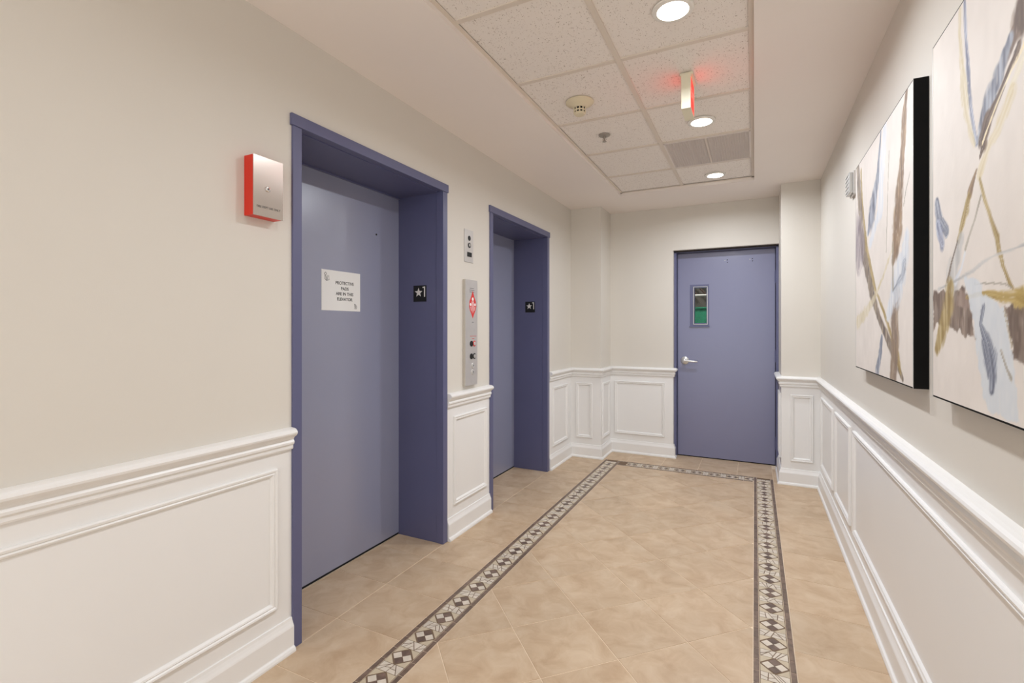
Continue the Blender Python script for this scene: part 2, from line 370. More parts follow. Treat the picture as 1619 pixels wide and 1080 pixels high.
# smoke detector
sx, sy = -.862, 2.575
t = empty('smoke_detector', (sx, sy, G-.05), 'cream round smoke detector hanging under the tiled ceiling', 'smoke detector')
obj('base', MB().lathe([(.076, .0), (.076, .006), (.072, .010), (.050, .020), (.036, .030), (.034, .034)], on_ceiling(sx, sy, G), 40), M['cream'], t, smooth=True)
obj('sensing_chamber', MB().lathe([(.030, .034), (.029, .062), (.024, .066)], on_ceiling(sx, sy, G), 32), M['black'], t, smooth=True)
mb = MB()
for k in range(10):
    th = 2*math.pi*k/10; cx, cy = sx+.0305*math.cos(th), sy+.0305*math.sin(th); mb.box(cx-.003, cx+.003, cy-.003, cy+.003, G-.064, G-.032)
mb.lathe([(.033, .046), (.034, .048), (.034, .050), (.033, .052)], on_ceiling(sx, sy, G), 32)
obj('cage', mb, M['cream'], t)
obj('cap', MB().lathe([(.030, .060), (.031, .064), (.027, .071), (.012, .073)], on_ceiling(sx, sy, G), 32), M['cream'], t, smooth=True)
obj('label_slot', MB().box(sx-.016, sx+.012, sy-.0585, sy-.0555, G-.0150, G-.0135), M['ink'], t)

# sprinkler
sx, sy = -.868, 3.09
t = empty('fire_sprinkler', (sx, sy, G-.045), 'small metal sprinkler head poking down from the ceiling tile', 'sprinkler')
obj('escutcheon', MB().lathe([(.037, 0), (.036, .003), (.024, .006), (.014, .009)], on_ceiling(sx, sy, G), 28), M['dullmetal'], t, smooth=True)
obj('body', MB().lathe([(.010, .008), (.010, .016), (.006, .018), (.0045, .034), (.006, .036)], on_ceiling(sx, sy, G), 16), M['dullmetal'], t, smooth=True)
obj('yoke_arm', MB().tube([(sx-.009, sy, G-.016), (sx-.012, sy, G-.028), (sx-.003, sy, G-.040)], .0018, 8), M['dullmetal'], t)
obj('yoke_arm', MB().tube([(sx+.009, sy, G-.016), (sx+.012, sy, G-.028), (sx+.003, sy, G-.040)], .0018, 8), M['dullmetal'], t)
obj('deflector', MB().lathe([(.005, .039), (.014, .041), (.014, .042), (.004, .043)], on_ceiling(sx, sy, G), 20), M['dullmetal'], t)

# exit sign (seen nearly edge-on)
ex, ey0, ey1 = -.298, 2.497, 2.655
t = empty('exit_sign', (ex, (ey0+ey1)/2, G-.175), 'cream-edged exit sign with glowing red faces hanging from the ceiling', 'exit sign')
obj('canopy', MB().box(ex-.030, ex+.030, ey0+.01, ey1-.01, G-.012, G+.002, .003), M['exit'], t)
obj('housing', MB().box(ex-.022, ex+.022, ey0, ey0+.012, G-.178, G-.009, .002).box(ex-.022, ex+.022, ey1-.012, ey1, G-.178, G-.009, .002).box(ex-.022, ex+.022, ey0+.008, ey1-.008, G-.020, G-.009).box(ex-.022, ex+.022, ey0+.008, ey1-.008, G-.178, G-.168), M['exit'], t)
for s in (-1, 1):
    f = obj('face_panel', MB().box(min(ex+s*.018, ex+s*.0215), max(ex+s*.018, ex+s*.0215), ey0+.013, ey1-.013, G-.167, G-.021), M['exitred'], t)
    text('lettering', 'EXIT', .060, M['exitletter'], f, (ex+s*.022, (ey0+ey1)/2, G-.094), (0, s, 0), (0, 0, 1), bold=.002)

# ------------------------------------------------------------------ floor: grout bed, tiles, mosaic border
fl = obj('floor', MB().box(xo, XR+.2, YB-.2, 7.2, -.06, -.0018), M['grout'], kind='structure')
def clip(poly, a, b, c):      # keep a*x+b*y<=c
    out = []
    for i in range(len(poly)):
        p, q = poly[i], poly[(i+1) % len(poly)]; dp = a*p[0]+b*p[1]-c; dq = a*q[0]+b*q[1]-c
        if dp <= 0: out.append(p)
        if dp*dq < 0: t = dp/(dp-dq); out.append((p[0]+(q[0]-p[0])*t, p[1]+(q[1]-p[1])*t))
    return out
def clip_rect(poly, x0, x1, y0, y1):
    for a, b, c in ((1, 0, x1), (-1, 0, -x0), (0, 1, y1), (0, -1, -y0)):
        poly = clip(poly, a, b, c)
        if len(poly) < 3: return []
    return poly
def area(p): return abs(sum(p[i][0]*p[(i+1) % len(p)][1]-p[(i+1) % len(p)][0]*p[i][1] for i in range(len(p))))/2
def ccw(p):
    s = sum(p[i][0]*p[(i+1) % len(p)][1]-p[(i+1) % len(p)][0]*p[i][1] for i in range(len(p)))
    return p if s > 0 else p[::-1]
def dedupe(p):
    o = []
    for q in p:
        if not o or math.hypot(q[0]-o[-1][0], q[1]-o[-1][1]) > 2e-4: o.append(q)
    if len(o) > 1 and math.hypot(o[0][0]-o[-1][0], o[0][1]-o[-1][1]) < 2e-4: o.pop()
    return o
def inset(p, d):
    p = ccw(dedupe(p))
    if len(p) < 3: return []
    out = p
    for i in range(len(p)):
        (x0, y0), (x1, y1) = p[i], p[(i+1) % len(p)]; L = math.hypot(x1-x0, y1-y0); nx, ny = (y1-y0)/L, -(x1-x0)/L
        out = clip(out, nx, ny, nx*x0+ny*y0-d)
        if len(out) < 3: return []
    return dedupe(out)
def lay(poly, g=.0016, name='floor_tile', m='tile', parent=None, z0=-.006, z1=0.0, c=.0007, amin=4e-5, dz=.0004):
    q = inset(poly, g)
    if len(q) < 3 or area(q) < amin: return
    dz = random.uniform(-dz, 0)
    return obj(name, MB().prism(q, z0, z1+dz, c), M[m], parent or fl, fix=False)
T = .33; BX0, BX1, BX2, BX3, BY0, BY1 = -1.333, -1.183, -.005, .145, 4.645, 4.795
def rect_tiles(x0, x1, y0, y1, ox, oy):
    i0 = math.floor((x0-ox)/T); j0 = math.floor((y0-oy)/T)
    for i in range(i0, i0+40):
        if ox+i*T > x1: break
        for j in range(j0, j0+60):
            if oy+j*T > y1: break
            a, b = ox+i*T, oy+j*T
            p = clip_rect([(a, b), (a+T, b), (a+T, b+T), (a, b+T)], x0, x1, y0, y1)
            if len(p) > 2 and area(p) > .0012: lay(p)
OY = 1.625-T*20
rect_tiles(-1.69, BX0, YB, BY1, BX0-.357+.0, OY) if False else None
# left strip is one tile wide, a touch wider than the rest
j = 0
for j in range(40):
    y0 = OY+j*T
    if y0+T < YB: continue
    if y0 > YE: break
    p = clip_rect([(-1.69, y0), (BX0, y0), (BX0, y0+T), (-1.69, y0+T)], -1.69, BX0, YB, YE)
    if p: lay(p)
for ya, yb in ((1.40, 2.495), (3.065, 4.155)): rect_tiles(-2.03, -1.69, ya, yb, -2.02, OY)
rect_tiles(BX3, XR, YB, YE, BX3, OY)
rect_tiles(BX0, BX3, BY1, 5.30, -1.46, BY1)
S2 = .4665
for i in range(-30, 30):
    for k in range(-30, 30):
        a0, b0 = 2.400+S2*i, .501+S2*k       # a=y-x, b=x+y
        pts = [((b-a)/2, (a+b)/2) for a, b in ((a0, b0), (a0, b0+S2), (a0+S2, b0+S2), (a0+S2, b0))]
        p = clip_rect(pts, BX1, BX2, YB, BY0)
        if len(p) > 2 and area(p) > .0006: lay(p)
# plain tiled area under the end door and behind it is the stair landing
obj('landing_slab', MB().box(xo+.3, XR+.2, 5.33, 7.2, -.007, -.001), M['stairwall'], fl)

def split(poly, n):
    ps = [poly]
    while len(ps) < n:
        ps.sort(key=area, reverse=True); p = ps.pop(0)
        cx = sum(q[0] for q in p)/len(p)+random.uniform(-.003, .003); cy = sum(q[1] for q in p)/len(p)+random.uniform(-.003, .003)
        xs = [q[0] for q in p]; yy = [q[1] for q in p]; wide = (max(xs)-min(xs)) > (max(yy)-min(yy))
        th = random.uniform(-.7, .7)+(0 if wide else math.pi/2); a, b = math.cos(th), math.sin(th); c = a*cx+b*cy
        u, v = clip(p, a, b, c), clip(p, -a, -b, -c)
        if len(u) > 2 and len(v) > 2: ps += [u, v]
        else: ps.append(p)
    return ps
def mosaic(axis, c0, s0, s1, phase, lab, joined_from=None):
    """strip along an axis; c0 centre of the band, s0..s1 extent, phase = a diamond centre"""
    def tr(p): return [(c0+q[0], q[1]) for q in p] if axis == 'y' else [(q[1], c0+q[0]) for q in p]
    def bx(a, b, c, d): r = [(a, c), (b, c), (b, d), (a, d)]; return r
    xs = [q for q in tr(bx(-.075, .075, s0, s1))]
    x0, x1 = min(q[0] for q in xs), max(q[0] for q in xs); y0, y1 = min(q[1] for q in xs), max(q[1] for q in xs)
    base = obj('mosaic_border', MB().box(x0, x1, y0, y1, -.006, -.0018), M['mgrout'], fl, label=lab)
    def st(poly, name, m, g=.0008): return lay(tr(poly), g, name, m, base, z0=-.004, z1=.0, c=.0006, amin=1.2e-5, dz=.0005)
    q = tr(bx(-.0512, .0512, s0+.0005, s1-.0005)); u0, u1 = min(v[0] for v in q), max(v[0] for v in q); v0, v1 = min(v[1] for v in q), max(v[1] for v in q)
    obj('band_grout', MB().box(u0, u1, v0, v1, -.005, -.0010), M['bandgrout'], base)
    L = .0735
    for sgn in (-1, 1):
        s = s0+.0 + (.03 if sgn > 0 else 0)
        if sgn > 0: st(bx(.0525, .0745, s0, s), 'border_stone', 'strip')
        while s < s1-.01:
            e = min(s+L*random.uniform(.96, 1.04), s1); a, b = (.0525, .0745) if sgn > 0 else (-.0745, -.0525)
            st(bx(a, b, s, e), 'border_stone', 'strip', .0013); s = e
    h = .0468; P = .147; k = math.ceil((s0-phase-P/2)/P); B = .0505; joint = MB(); lim = 0
    while True:
        cy = phase+k*P; k += 1
        if cy-h < s0-.02: continue
        if cy+h > s1+.03: break
        c = lambda poly: clip_rect(poly, -B, B, s0, s1)
        for dx, dy, m, nm in ((h/2, 0, 'lightstone', 'diamond_light_stone'), (-h/2, 0, 'lightstone', 'diamond_light_stone'), (0, h/2, 'darkstone', 'diamond_dark_stone'), (0, -h/2, 'darkstone', 'diamond_dark_stone')):
            q = c([(dx+h/2, cy+dy), (dx, cy+dy+h/2), (dx-h/2, cy+dy), (dx, cy+dy-h/2)])
            if len(q) > 2: st(q, nm, m)
        H = .0495
        for sx_ in (-1, 1):
            for sy_ in (-1, 1):
                q = c([(sx_*.004, cy+sy_*H), (sx_*B, cy+sy_*H), (sx_*B, cy+sy_*.004)])
                if len(q) > 2: st(q, 'triangle_stone', 'tanstone')
        z = c([(-B, cy+H), (B, cy+H+.0), (B, cy+P-H), (-B, cy+P-H)])
        if len(z) > 2 and area(z) > .0008:
            for q in split(z, 7):
                lim += 1
                if axis == 'y' and cy < 3.9: st(q, 'crackle_stone', 'lightstone', .0016)
                else:
                    r = inset(tr(q), .0014)
                    if len(r) > 2: joint.prism(r, -.004, -.0002, .0006)
    if joint.v: obj('crackle_stones', joint, M['lightstone'], base, kind='stuff', fix=False)
mosaic('y', (BX0+BX1)/2, .70, BY1, 1.404, 'left run of the mosaic border')
mosaic('y', (BX2+BX3)/2, .70, BY1, 2.148-.147*3, 'right run of the mosaic border')
mosaic('x', (BY0+BY1)/2, BX1, BX2, -.836+.0735, 'far run of the mosaic border')

# ------------------------------------------------------------------ elevators
XD = -2.03
def elevator(n, y0, y1, lab):
    d = empty('door_%d' % n, (XL, (y0+y1)/2, 0), lab, kind='structure')
    j0, j1 = y0+.052, y1-.050
    obj('frame_head', MB().box(XL-.03, XL+.013, y0, y1, 2.140, 2.188, .0015), M['blueframe'], d)
    obj('frame_jamb', MB().box(XL-.040, XL+.009, y0+.008, j0, .0, 2.1395, .0015), M['blueframe'], d)
    obj('frame_jamb', MB().box(XL-.040, XL+.009, j1-.004, y1-.008, .0, 2.1395, .0015), M['blueframe'], d)
    obj('side_reveal', MB().box(XD-.002, XL-.040, j0-.025, j0-.004, .0, 2.136), M['blueframe'], d)
    obj('side_reveal', MB().box(XD-.002, XL-.040, j1, j1+.025, .0, 2.136), M['blueframe'], d)
    obj('head_soffit', MB().box(XD-.002, XL-.030, j0-.02, j1+.02, 2.136, 2.158), M['blueframe'], d)
    leaf = obj('door_leaf', MB().box(XD-.04, XD, j0-.02, j1+.02, .012, 2.15), M['leaf'], d)
    obj('sill_gap', MB().box(XD-.04, XD-.004, j0-.02, j1+.02, -.006, .012), M['dark'], d)
    return d, leaf, j1
e1, leaf1, r1 = elevator(1, 1.380, 2.516, 'near elevator doorway with a paper notice on its blue door')
e2, leaf2, r2 = elevator(2, 3.043, 4.180, 'far elevator doorway, blue and bare, beyond the call panel')
obj('keyhole', MB().lathe([(.006, 0), (.006, .002), (.003, .002)], on_left(2.26, 1.871, XD), 14), M['black'], leaf1)
obj('inner_header', MB().box(XD+.0, XD+.012, r1-.001-.98, r1, 2.128, 2.136), M['blueframe'], e1)

# paper notice on the elevator door
px, py, pz = XD, 1.9855, 1.513
t = obj('paper_notice', MB().box(px, px+.0012, py-.1395, py+.1395, pz-.108, pz+.108), M['paper'], label='white printed paper notice taped to the near blue elevator door', cat='notice')
ln = lambda s, z, sz=.0235: text('lettering', s, sz, M['ink'], t, (px+.0012, py+.022, z), (0, 1, 0), (0, 0, 1), depth=.0003, sx=1.0, bold=.0005)
ln('PROTECTIVE', 1.556); ln('PADS', 1.526); ln('ARE IN THIS', 1.497); ln('ELEVATOR', 1.468)
mb = MB()
ax, az = 1.876, 1.585        # small line drawings in two corners
def stroke(mb, pts, r=.0011): mb.tube([(px+.0013, y, z) for y, z in pts], [.0004+r]*len(pts), 5)
stroke(mb, [(ax-.012, az+.014), (ax-.004, az+.022), (ax+.004, az+.012), (ax-.004, az+.004), (ax-.012, az+.014)])
stroke(mb, [(ax-.008, az+.006), (ax-.010, az-.012), (ax+.002, az-.022), (ax+.020, az-.018), (ax+.018, az+.004), (ax+.004, az+.0)])
stroke(mb, [(ax-.004, az+.002), (ax+.002, az-.020)]); stroke(mb, [(ax+.006, az-.002), (ax+.008, az-.018)])
obj('corner_drawing', mb, M['greyink'], t)
mb = MB(); ax, az = 2.088, 1.432
stroke(mb, [(ax-.008, az+.014), (ax+.002, az+.010), (ax+.010, az-.002), (ax+.006, az-.014), (ax-.006, az-.012), (ax-.004, az), (ax-.008, az+.014)])
stroke(mb, [(ax-.002, az+.006), (ax+.004, az-.010)])
obj('corner_drawing', mb, M['greyink'], t)

# floor-number plates in the reveals
def star_plate(y, lab, xa=-1.911, z0=1.475):
    t = obj('floor_plate', MB().box(xa, xa+.097, y-.003, y, z0, z0+.100, .0006), M['black'], label=lab, cat='sign', group='star one floor plates')
    cx, cz = xa+.040, z0+.056; pts = []
    for k in range(10):
        r = .030 if k % 2 == 0 else .0125; a = math.pi/2+k*math.pi/5; pts.append((r*math.cos(a), r*math.sin(a)))
    mb = MB(); Mf = on_front(cx, cz, y-.003); vs = [Mf(0, 0, .0014)]+[Mf(a, b, .0002) for a, b in pts]+[Mf(a, b, .0010) for a, b in pts]
    fs = [(0, 11+k, 11+(k+1) % 10) for k in range(10)]+[(1+k, 1+(k+1) % 10, 11+(k+1) % 10, 11+k) for k in range(10)]
    obj('star', mb.add(vs, fs), M['platewhite'], t)
    obj('number', MB().prism([(-.011, .024), (-.011, .030), (.003, .033), (.008, .033), (.008, -.031), (.000, -.031), (.000, .0245)], 0, .0010, 0, M=on_front(xa+.081, z0+.060, y-.003)), M['platewhite'], t)
    mb = MB()
    for i, (a, b) in enumerate(((0, 0), (0, -.005), (.005, 0), (.016, 0), (.021, -.005), (.032, 0))): mb.lathe([(.0011, 0), (.0008, .0008)], on_front(xa+.026+a, z0+.016+b, y-.003), 6)
    obj('braille_dots', mb, M['black'], t)
star_plate(r1, 'black star 1 plate in the right reveal of the near elevator')
star_plate(r2, 'black star 1 plate in the right reveal of the far elevator', z0=1.456)

# red alarm box with a steel cover
t = empty('alarm_box', (XL, 1.243, 1.728), 'red wall box with engraved steel cover left of the near elevator', 'alarm box')
obj('housing', MB().box(XL, XL+.050, 1.181, 1.306, 1.728, 1.950, .0015), M['red'], t)
cv = obj('cover_plate', MB().box(XL+.0502, XL+.0525, 1.1805, 1.3065, 1.7275, 1.9505, .0006), M['coversteel'], t, label='brushed steel cover')
Mf = on_left(1.240, 1.833, XL+.0525)
obj('key_switch', MB().lathe([(.0105, 0), (.0105, .002), (.008, .0045), (.003, .005)], Mf, 20), M['chrome'], t, smooth=True)
obj('key_slot', MB().box(XL+.0572, XL+.0578, 1.2385, 1.2415, 1.829, 1.837), M['black'], t)
text('lettering', 'FIRE DEPT USE ONLY', .0115, M['ink'], cv, (XL+.0525, 1.2445, 1.762), (0, 1, 0), (0, 0, 1), depth=.0003, sx=.93)

# hall indicator plate above the call panel
t = empty('indicator_plate', (XL, 2.766, 1.745), 'small steel indicator plate above the call panel', 'switch plate')
obj('plate', MB().box(XL, XL+.005, 2.712, 2.822, 1.745, 1.960, .0012), M['steel'], t)
obj('speaker_hole', MB().lathe([(.017, 0), (.017, .001), (.010, .001)], on_left(2.770, 1.905, XL+.005), 20), M['black'], t)
obj('ring', MB().lathe([(.017, 0), (.017, .003), (.012, .003)], on_left(2.770, 1.858, XL+.005), 20), M['ink'], t)
obj('key_switch', MB().lathe([(.0115, 0), (.0115, .005), (.004, .006)], on_left(2.770, 1.858, XL+.005), 16), M['chrome'], t, smooth=True)
obj('display_window', MB().box(XL+.005, XL+.0065, 2.744, 2.800, 1.782, 1.812), M['black'], t)

# call panel
t = empty('call_panel', (XL, 2.77, .935), 'tall steel elevator call panel with red fire emblem between the elevators', 'control panel')
obj('back_box', MB().box(XL, XL+.019, 2.697, 2.846, .934, 1.628), M['steelside'], t)
fp = obj('face_plate', MB().box(XL+.0192, XL+.0225, 2.6965, 2.8465, .9335, 1.6285, .0008), M['steel'], t)
XF = XL+.0225
def bars(zs, y0, y1, m='greyink', t_=.0016):
    mb = MB()
    for z, f in zs: mb.box(XF, XF+.0003, y0+(y1-y0)*(1-f)/2, y1-(y1-y0)*(1-f)/2, z-t_, z+t_)
    return mb
obj('engraved_lines', bars([(1.572, .8), (1.560, 1), (1.548, .9)], 2.742, 2.806), M['greyink'], fp)
# fire emblem: pointed lens-shaped red field with flames and a pale figure
def printed(poly, name, m, parent=fp, h=.0004, b=.0): return obj(name, MB().prism(poly, b, b+h, 0, M=on_left(2.785, 1.466, XF)), M[m], parent)
em = printed([(0, .092), (-.020, .052), (-.040, .022), (-.046, -.008), (-.036, -.038), (-.018, -.062), (0, -.092), (.018, -.062), (.036, -.038), (.046, -.008), (.040, .022), (.020, .052)], 'fire_emblem', 'redprint')
for cx_, cz_, r_ in ((0, .036, .012), (-.028, .0, .010), (.028, .0, .010)):
    printed([(cx_+r_*math.cos(a*math.pi/6), cz_+r_*math.sin(a*math.pi/6)) for a in range(12)], 'emblem_spot', 'paper', em, .0003, .0004)
for q in ([(-.012, .022), (-.004, .022), (-.006, -.060), (-.010, -.040)], [(.004, .022), (.012, .022), (.010, -.040), (.006, -.060)], [(-.030, -.014), (-.024, -.014), (-.018, -.044), (-.022, -.040)], [(.024, -.014), (.030, -.014), (.022, -.040), (.018, -.044)]):
    printed(q, 'emblem_stripe', 'paper', em, .0003, .0004)
obj('engraved_lines', bars([(1.350, 1)], 2.774, 2.798), M['greyink'], fp)
obj('red_legend', bars([(1.257, .9), (1.240, .3)], 2.746, 2.836, 'redprint', .0014), M['redprint'], fp)
for z, ringm, lab in ((1.208, 'redprint', 'red-ringed key switch and lamp'), (1.124, 'ink', 'black key switch and ringed lamp')):
    obj('key_switch', MB().lathe([(.0190, 0), (.0190, .003), (.010, .004)], on_left(2.768, z, XF), 24), M['black'], t, label=lab)
    obj('lamp_ring', MB().lathe([(.0195, 0), (.0195, .002), (.014, .003)], on_left(2.806, z, XF), 24), M[ringm], t)
    obj('lamp', MB().lathe([(.0130, 0), (.0130, .005), (.006, .007)], on_left(2.806, z, XF), 20), M['satin'], t, smooth=True)
for z in (1.062, 1.020):
    bt = obj('call_button', MB().lathe([(.0175, 0), (.0175, .004), (.015, .005), (.008, .0045)], on_left(2.787, z, XF), 28), M['satin'], t, smooth=True)
    s = 1 if z > 1.04 else -1
    obj('arrow', MB().prism([(-.006, -.004*s), (.006, -.004*s), (0, .007*s)][::s], 0, .0006, 0, M=on_left(2.787, z, XF+.0048)), M['greyink'], bt)

# ------------------------------------------------------------------ end door
d = empty('door_3', (-.266, 5.28, 0), 'blue steel fire door with a narrow window at the end of the hall', kind='structure')
YL = 5.28
obj('frame_jamb', MB().box(-.737, -.713, YE+.055, YL+.05, 0, 2.10, .001), M['blueframe'], d)
obj('frame_jamb', MB().box(.1815, .205, YE+.055, YL+.05, 0, 2.10, .001), M['blueframe'], d)
obj('frame_head', MB().box(-.737, .205, YE+.055, YL+.05, 2.077, 2.102, .001), M['blueframe'], d)
obj('head_strip', MB().box(-.713, .1815, YE+.050, YE+.056, 2.079, 2.097), M['headstrip'], d)  # dark brown strip across the top of the door opening
obj('hinge_side_gap', MB().box(.1757, .1812, YL+.012, YL+.040, .012, 2.076), M['dark'], d)
obj('frame_stop', MB().box(-.713, -.700, YL+.0455, YL+.06, 0, 2.077).box(.168, .1815, YL+.0455, YL+.06, 0, 2.077), M['blueframe'], d)
leaf = MB().box(-.709, -.584, YL, YL+.045, .010, 2.072).box(-.415, .1755, YL, YL+.045, .010, 2.072).box(-.584, -.415, YL, YL+.045, .010, 1.335).box(-.584, -.415, YL, YL+.045, 1.749, 2.072)
lf = obj('door_leaf', leaf, M['blue'], d)
wf = MB()
for x0, x1, z0, z1 in ((-.590, -.547, 1.330, 1.752), (-.433, -.409, 1.330, 1.752), (-.547, -.433, 1.330, 1.361), (-.547, -.433, 1.718, 1.752)): wf.box(x0, x1, YL-.006, YL+.050, z0, z1)
w3 = obj('window_frame', wf, M['blueframe'], d)
wi = MB()
for x0, x1, z0, z1 in ((-.558, -.552, 1.350, 1.728), (-.427, -.421, 1.350, 1.728), (-.558, -.421, 1.346, 1.352), (-.558, -.421, 1.726, 1.731)): wi.box(x0, x1, YL-.011, YL-.005, z0, z1)
obj('glazing_bead', wi, M['silver'], w3)
obj('window_sill_lip', MB().box(-.596, -.404, YL-.014, YL-.004, 1.322, 1.332, .001), M['blueframe'], w3)
obj('window_glass', MB().box(-.5475, -.4325, YL+.018, YL+.023, 1.360, 1.719), M['glass'], w3)
for z in (1.800, 1.045, .215):
    h = obj('hinge', MB().lathe([(.0075, -.055), (.0075, .055)], lambda a, b, h, z=z: (.1795+a, YL-.007+b, z+h), 14), M['blueframe'], d, smooth=True)
    obj('hinge_pin', MB().lathe([(.006, -.060), (.005, -.055), (.005, .055), (.006, .060)], lambda a, b, h, z=z: (.1795+a, YL-.007+b, z+h), 10), M['blueframe'], h)
for hx in (-.241, -.018):
    obj('screw_hole', MB().lathe([(.005, -.001), (.005, .0008)], on_front(hx, 1.986, YL), 10).lathe([(.005, -.001), (.005, .0008)], on_front(hx+.001, 1.962, YL), 10), M['black'], d)
    obj('patched_hole', MB().lathe([(.004, -.001), (.004, .0006)], on_front(hx-.022, 1.980, YL), 10), M['silver'], d)
hd = empty('lever_handle', (-.640, YL, .975)); hd.parent = d; hd.location = tuple(WORLD['lever_handle']-WORLD['door_3'])
obj('rose', MB().lathe([(.040, 0), (.040, .006), (.034, .011), (.016, .014)], on_front(-.640, .979, YL), 32), M['satin'], hd, smooth=True)
obj('spindle', MB().lathe([(.017, .010), (.015, .045), (.016, .058), (.010, .062)], on_front(-.640, .979, YL), 20), M['satin'], hd, smooth=True)
obj('lever', MB().tube([(-.640, YL-.055, .979), (-.615, YL-.057, .978), (-.570, YL-.058, .975), (-.530, YL-.056, .972), (-.515, YL-.050, .971)], [.013, .011, .0095, .009, .007], 14), M['satin'], hd, smooth=True)
obj('door_bottom_gap', MB().box(-.713, .1815, YL+.004, YL+.04, -.004, .009), M['dark'], d)

# stairwell seen through the window
sw = obj('wall_stairwell', MB().box(-2.2, .9, 7.0, 7.1, -.05, 2.8).box(-2.25, -2.15, 5.36, 7.1, -.05, 2.8).box(.85, .95, 5.36, 7.1, -.05, 2.8).box(-2.2, .9, 5.36, 7.1, 2.8, 2.9), M['stairwall'], kind='structure')
obj('green_dado', MB().box(-2.15, .85, 6.985, 7.0, 0, 1.575), M['green'], sw)
obj('dado_cap', MB().box(-2.15, .85, 6.96, 7.0, 1.575, 1.592), M['green'], sw)
t = empty('stair_railing', (-.7, 6.6, 0), 'pale stairwell handrail glimpsed through the end door window', 'railing')
obj('handrail', MB().tube([(-1.6, 6.6, 1.725), (.4, 6.6, 1.725)], .014, 12), M['platewhite'], t)
for x in (-1.5, .3): obj('post', MB().tube([(x, 6.6, -.001), (x, 6.6, 1.725)], .014, 10), M['platewhite'], t)
t = empty('stair_flight', (-.7, 6.9, 1.6), 'dark underside of stairs glimpsed through the end door window', 'stairs')
for k in range(9):
    x0 = -1.45+k*.11
    obj('stair_stripe', MB().tube([(x0, 6.93, 2.35), (x0+.55, 6.93, 1.80-.05)], .012, 6), M['silver' if k % 3 == 1 else 'stairbrown'], t)
ld = bpy.data.lights.new('stair_fill_light', 'AREA'); ld.size = .4; ld.energy = 16; ld.color = (1, .98, .94)  # unseen area light added to brighten the stairwell behind the door window
lo = bpy.data.objects.new('stair_fill_light', ld); C.objects.link(lo); lo.location = (-.7, 6.2, 2.75)

# ------------------------------------------------------------------ paintings
P1 =[
('A dark',[(0.05, 0.969, 0.047), (0.087, 0.832, 0.076), (0.14, 0.71, 0.087), (0.117, 0.662, 0.088), (0.205, 0.522, 0.109), (0.366, 0.339, 0.084), (0.493, 0.233, 0.065), (0.643, 0.145, 0.065), (0.742, 0.087, 0.06), (0.851, 0.014, 0.031)]),
('A gold',[(0.13, 0.925, 0.022), (0.157, 0.781, 0.022), (0.198, 0.672, 0.028), (0.256, 0.549, 0.04), (0.424, 0.354, 0.029), (0.583, 0.249, 0.03), (0.699, 0.157, 0.036), (0.784, 0.084, 0.048), (0.823, 0.035, 0.024)]),
('B greyblue',[(0.531, 0.964, 0.016), (0.498, 0.871, 0.028), (0.472, 0.796, 0.056), (0.405, 0.723, 0.103), (0.348, 0.655, 0.12), (0.287, 0.609, 0.052)]),
('Bwash',[(0.596, 0.952, 0.05), (0.573, 0.87, 0.079), (0.541, 0.777, 0.082), (0.524, 0.666, 0.073), (0.335, 0.556, 0.063)]),
('C brown',[(0.897, 0.967, 0.021), (0.87, 0.905, 0.045), (0.856, 0.813, 0.046), (0.835, 0.736, 0.053), (0.807, 0.654, 0.078), (0.787, 0.578, 0.103), (0.784, 0.539, 0.11), (0.753, 0.48, 0.098), (0.721, 0.431, 0.035)]),
('C low',[(0.773, 0.307, 0.066), (0.742, 0.223, 0.084), (0.753, 0.147, 0.083), (0.742, 0.082, 0.076), (0.721, 0.01, 0.077)]),
('D palegold',[(0.721, 0.48, 0.013), (0.643, 0.435, 0.024), (0.571, 0.39, 0.025), (0.466, 0.338, 0.028), (0.381, 0.299, 0.048), (0.239, 0.258, 0.081), (0.041, 0.212, 0.078)]),
('E patch',[(0.897, 0.489, 0.043), (0.879, 0.431, 0.093), (0.823, 0.387, 0.161), (0.763, 0.329, 0.157), (0.699, 0.279, 0.12), (0.643, 0.236, 0.074)]),
('E speck',[(0.87, 0.407, 0.052), (0.842, 0.364, 0.039), (0.721, 0.321, 0.035)]),
('F plum',[(0.079, 0.655, 0.149), (0.098, 0.579, 0.187), (0.079, 0.509, 0.12)]),
('G greyblue',[(0.546, 0.148, 0.031), (0.52, 0.082, 0.053), (0.466, 0.011, 0.067)]),
('H line',[(0.664, 0.846, 0.008), (0.649, 0.748, 0.007), (0.631, 0.588, 0.008), (0.619, 0.478, 0.008)]),
('I line',[(0.938, 0.691, 0.007), (0.888, 0.643, 0.007), (0.862, 0.601, 0.007)]),
('J line',[(0.721, 0.496, 0.013), (0.717, 0.415, 0.013), (0.721, 0.332, 0.018)]),
]
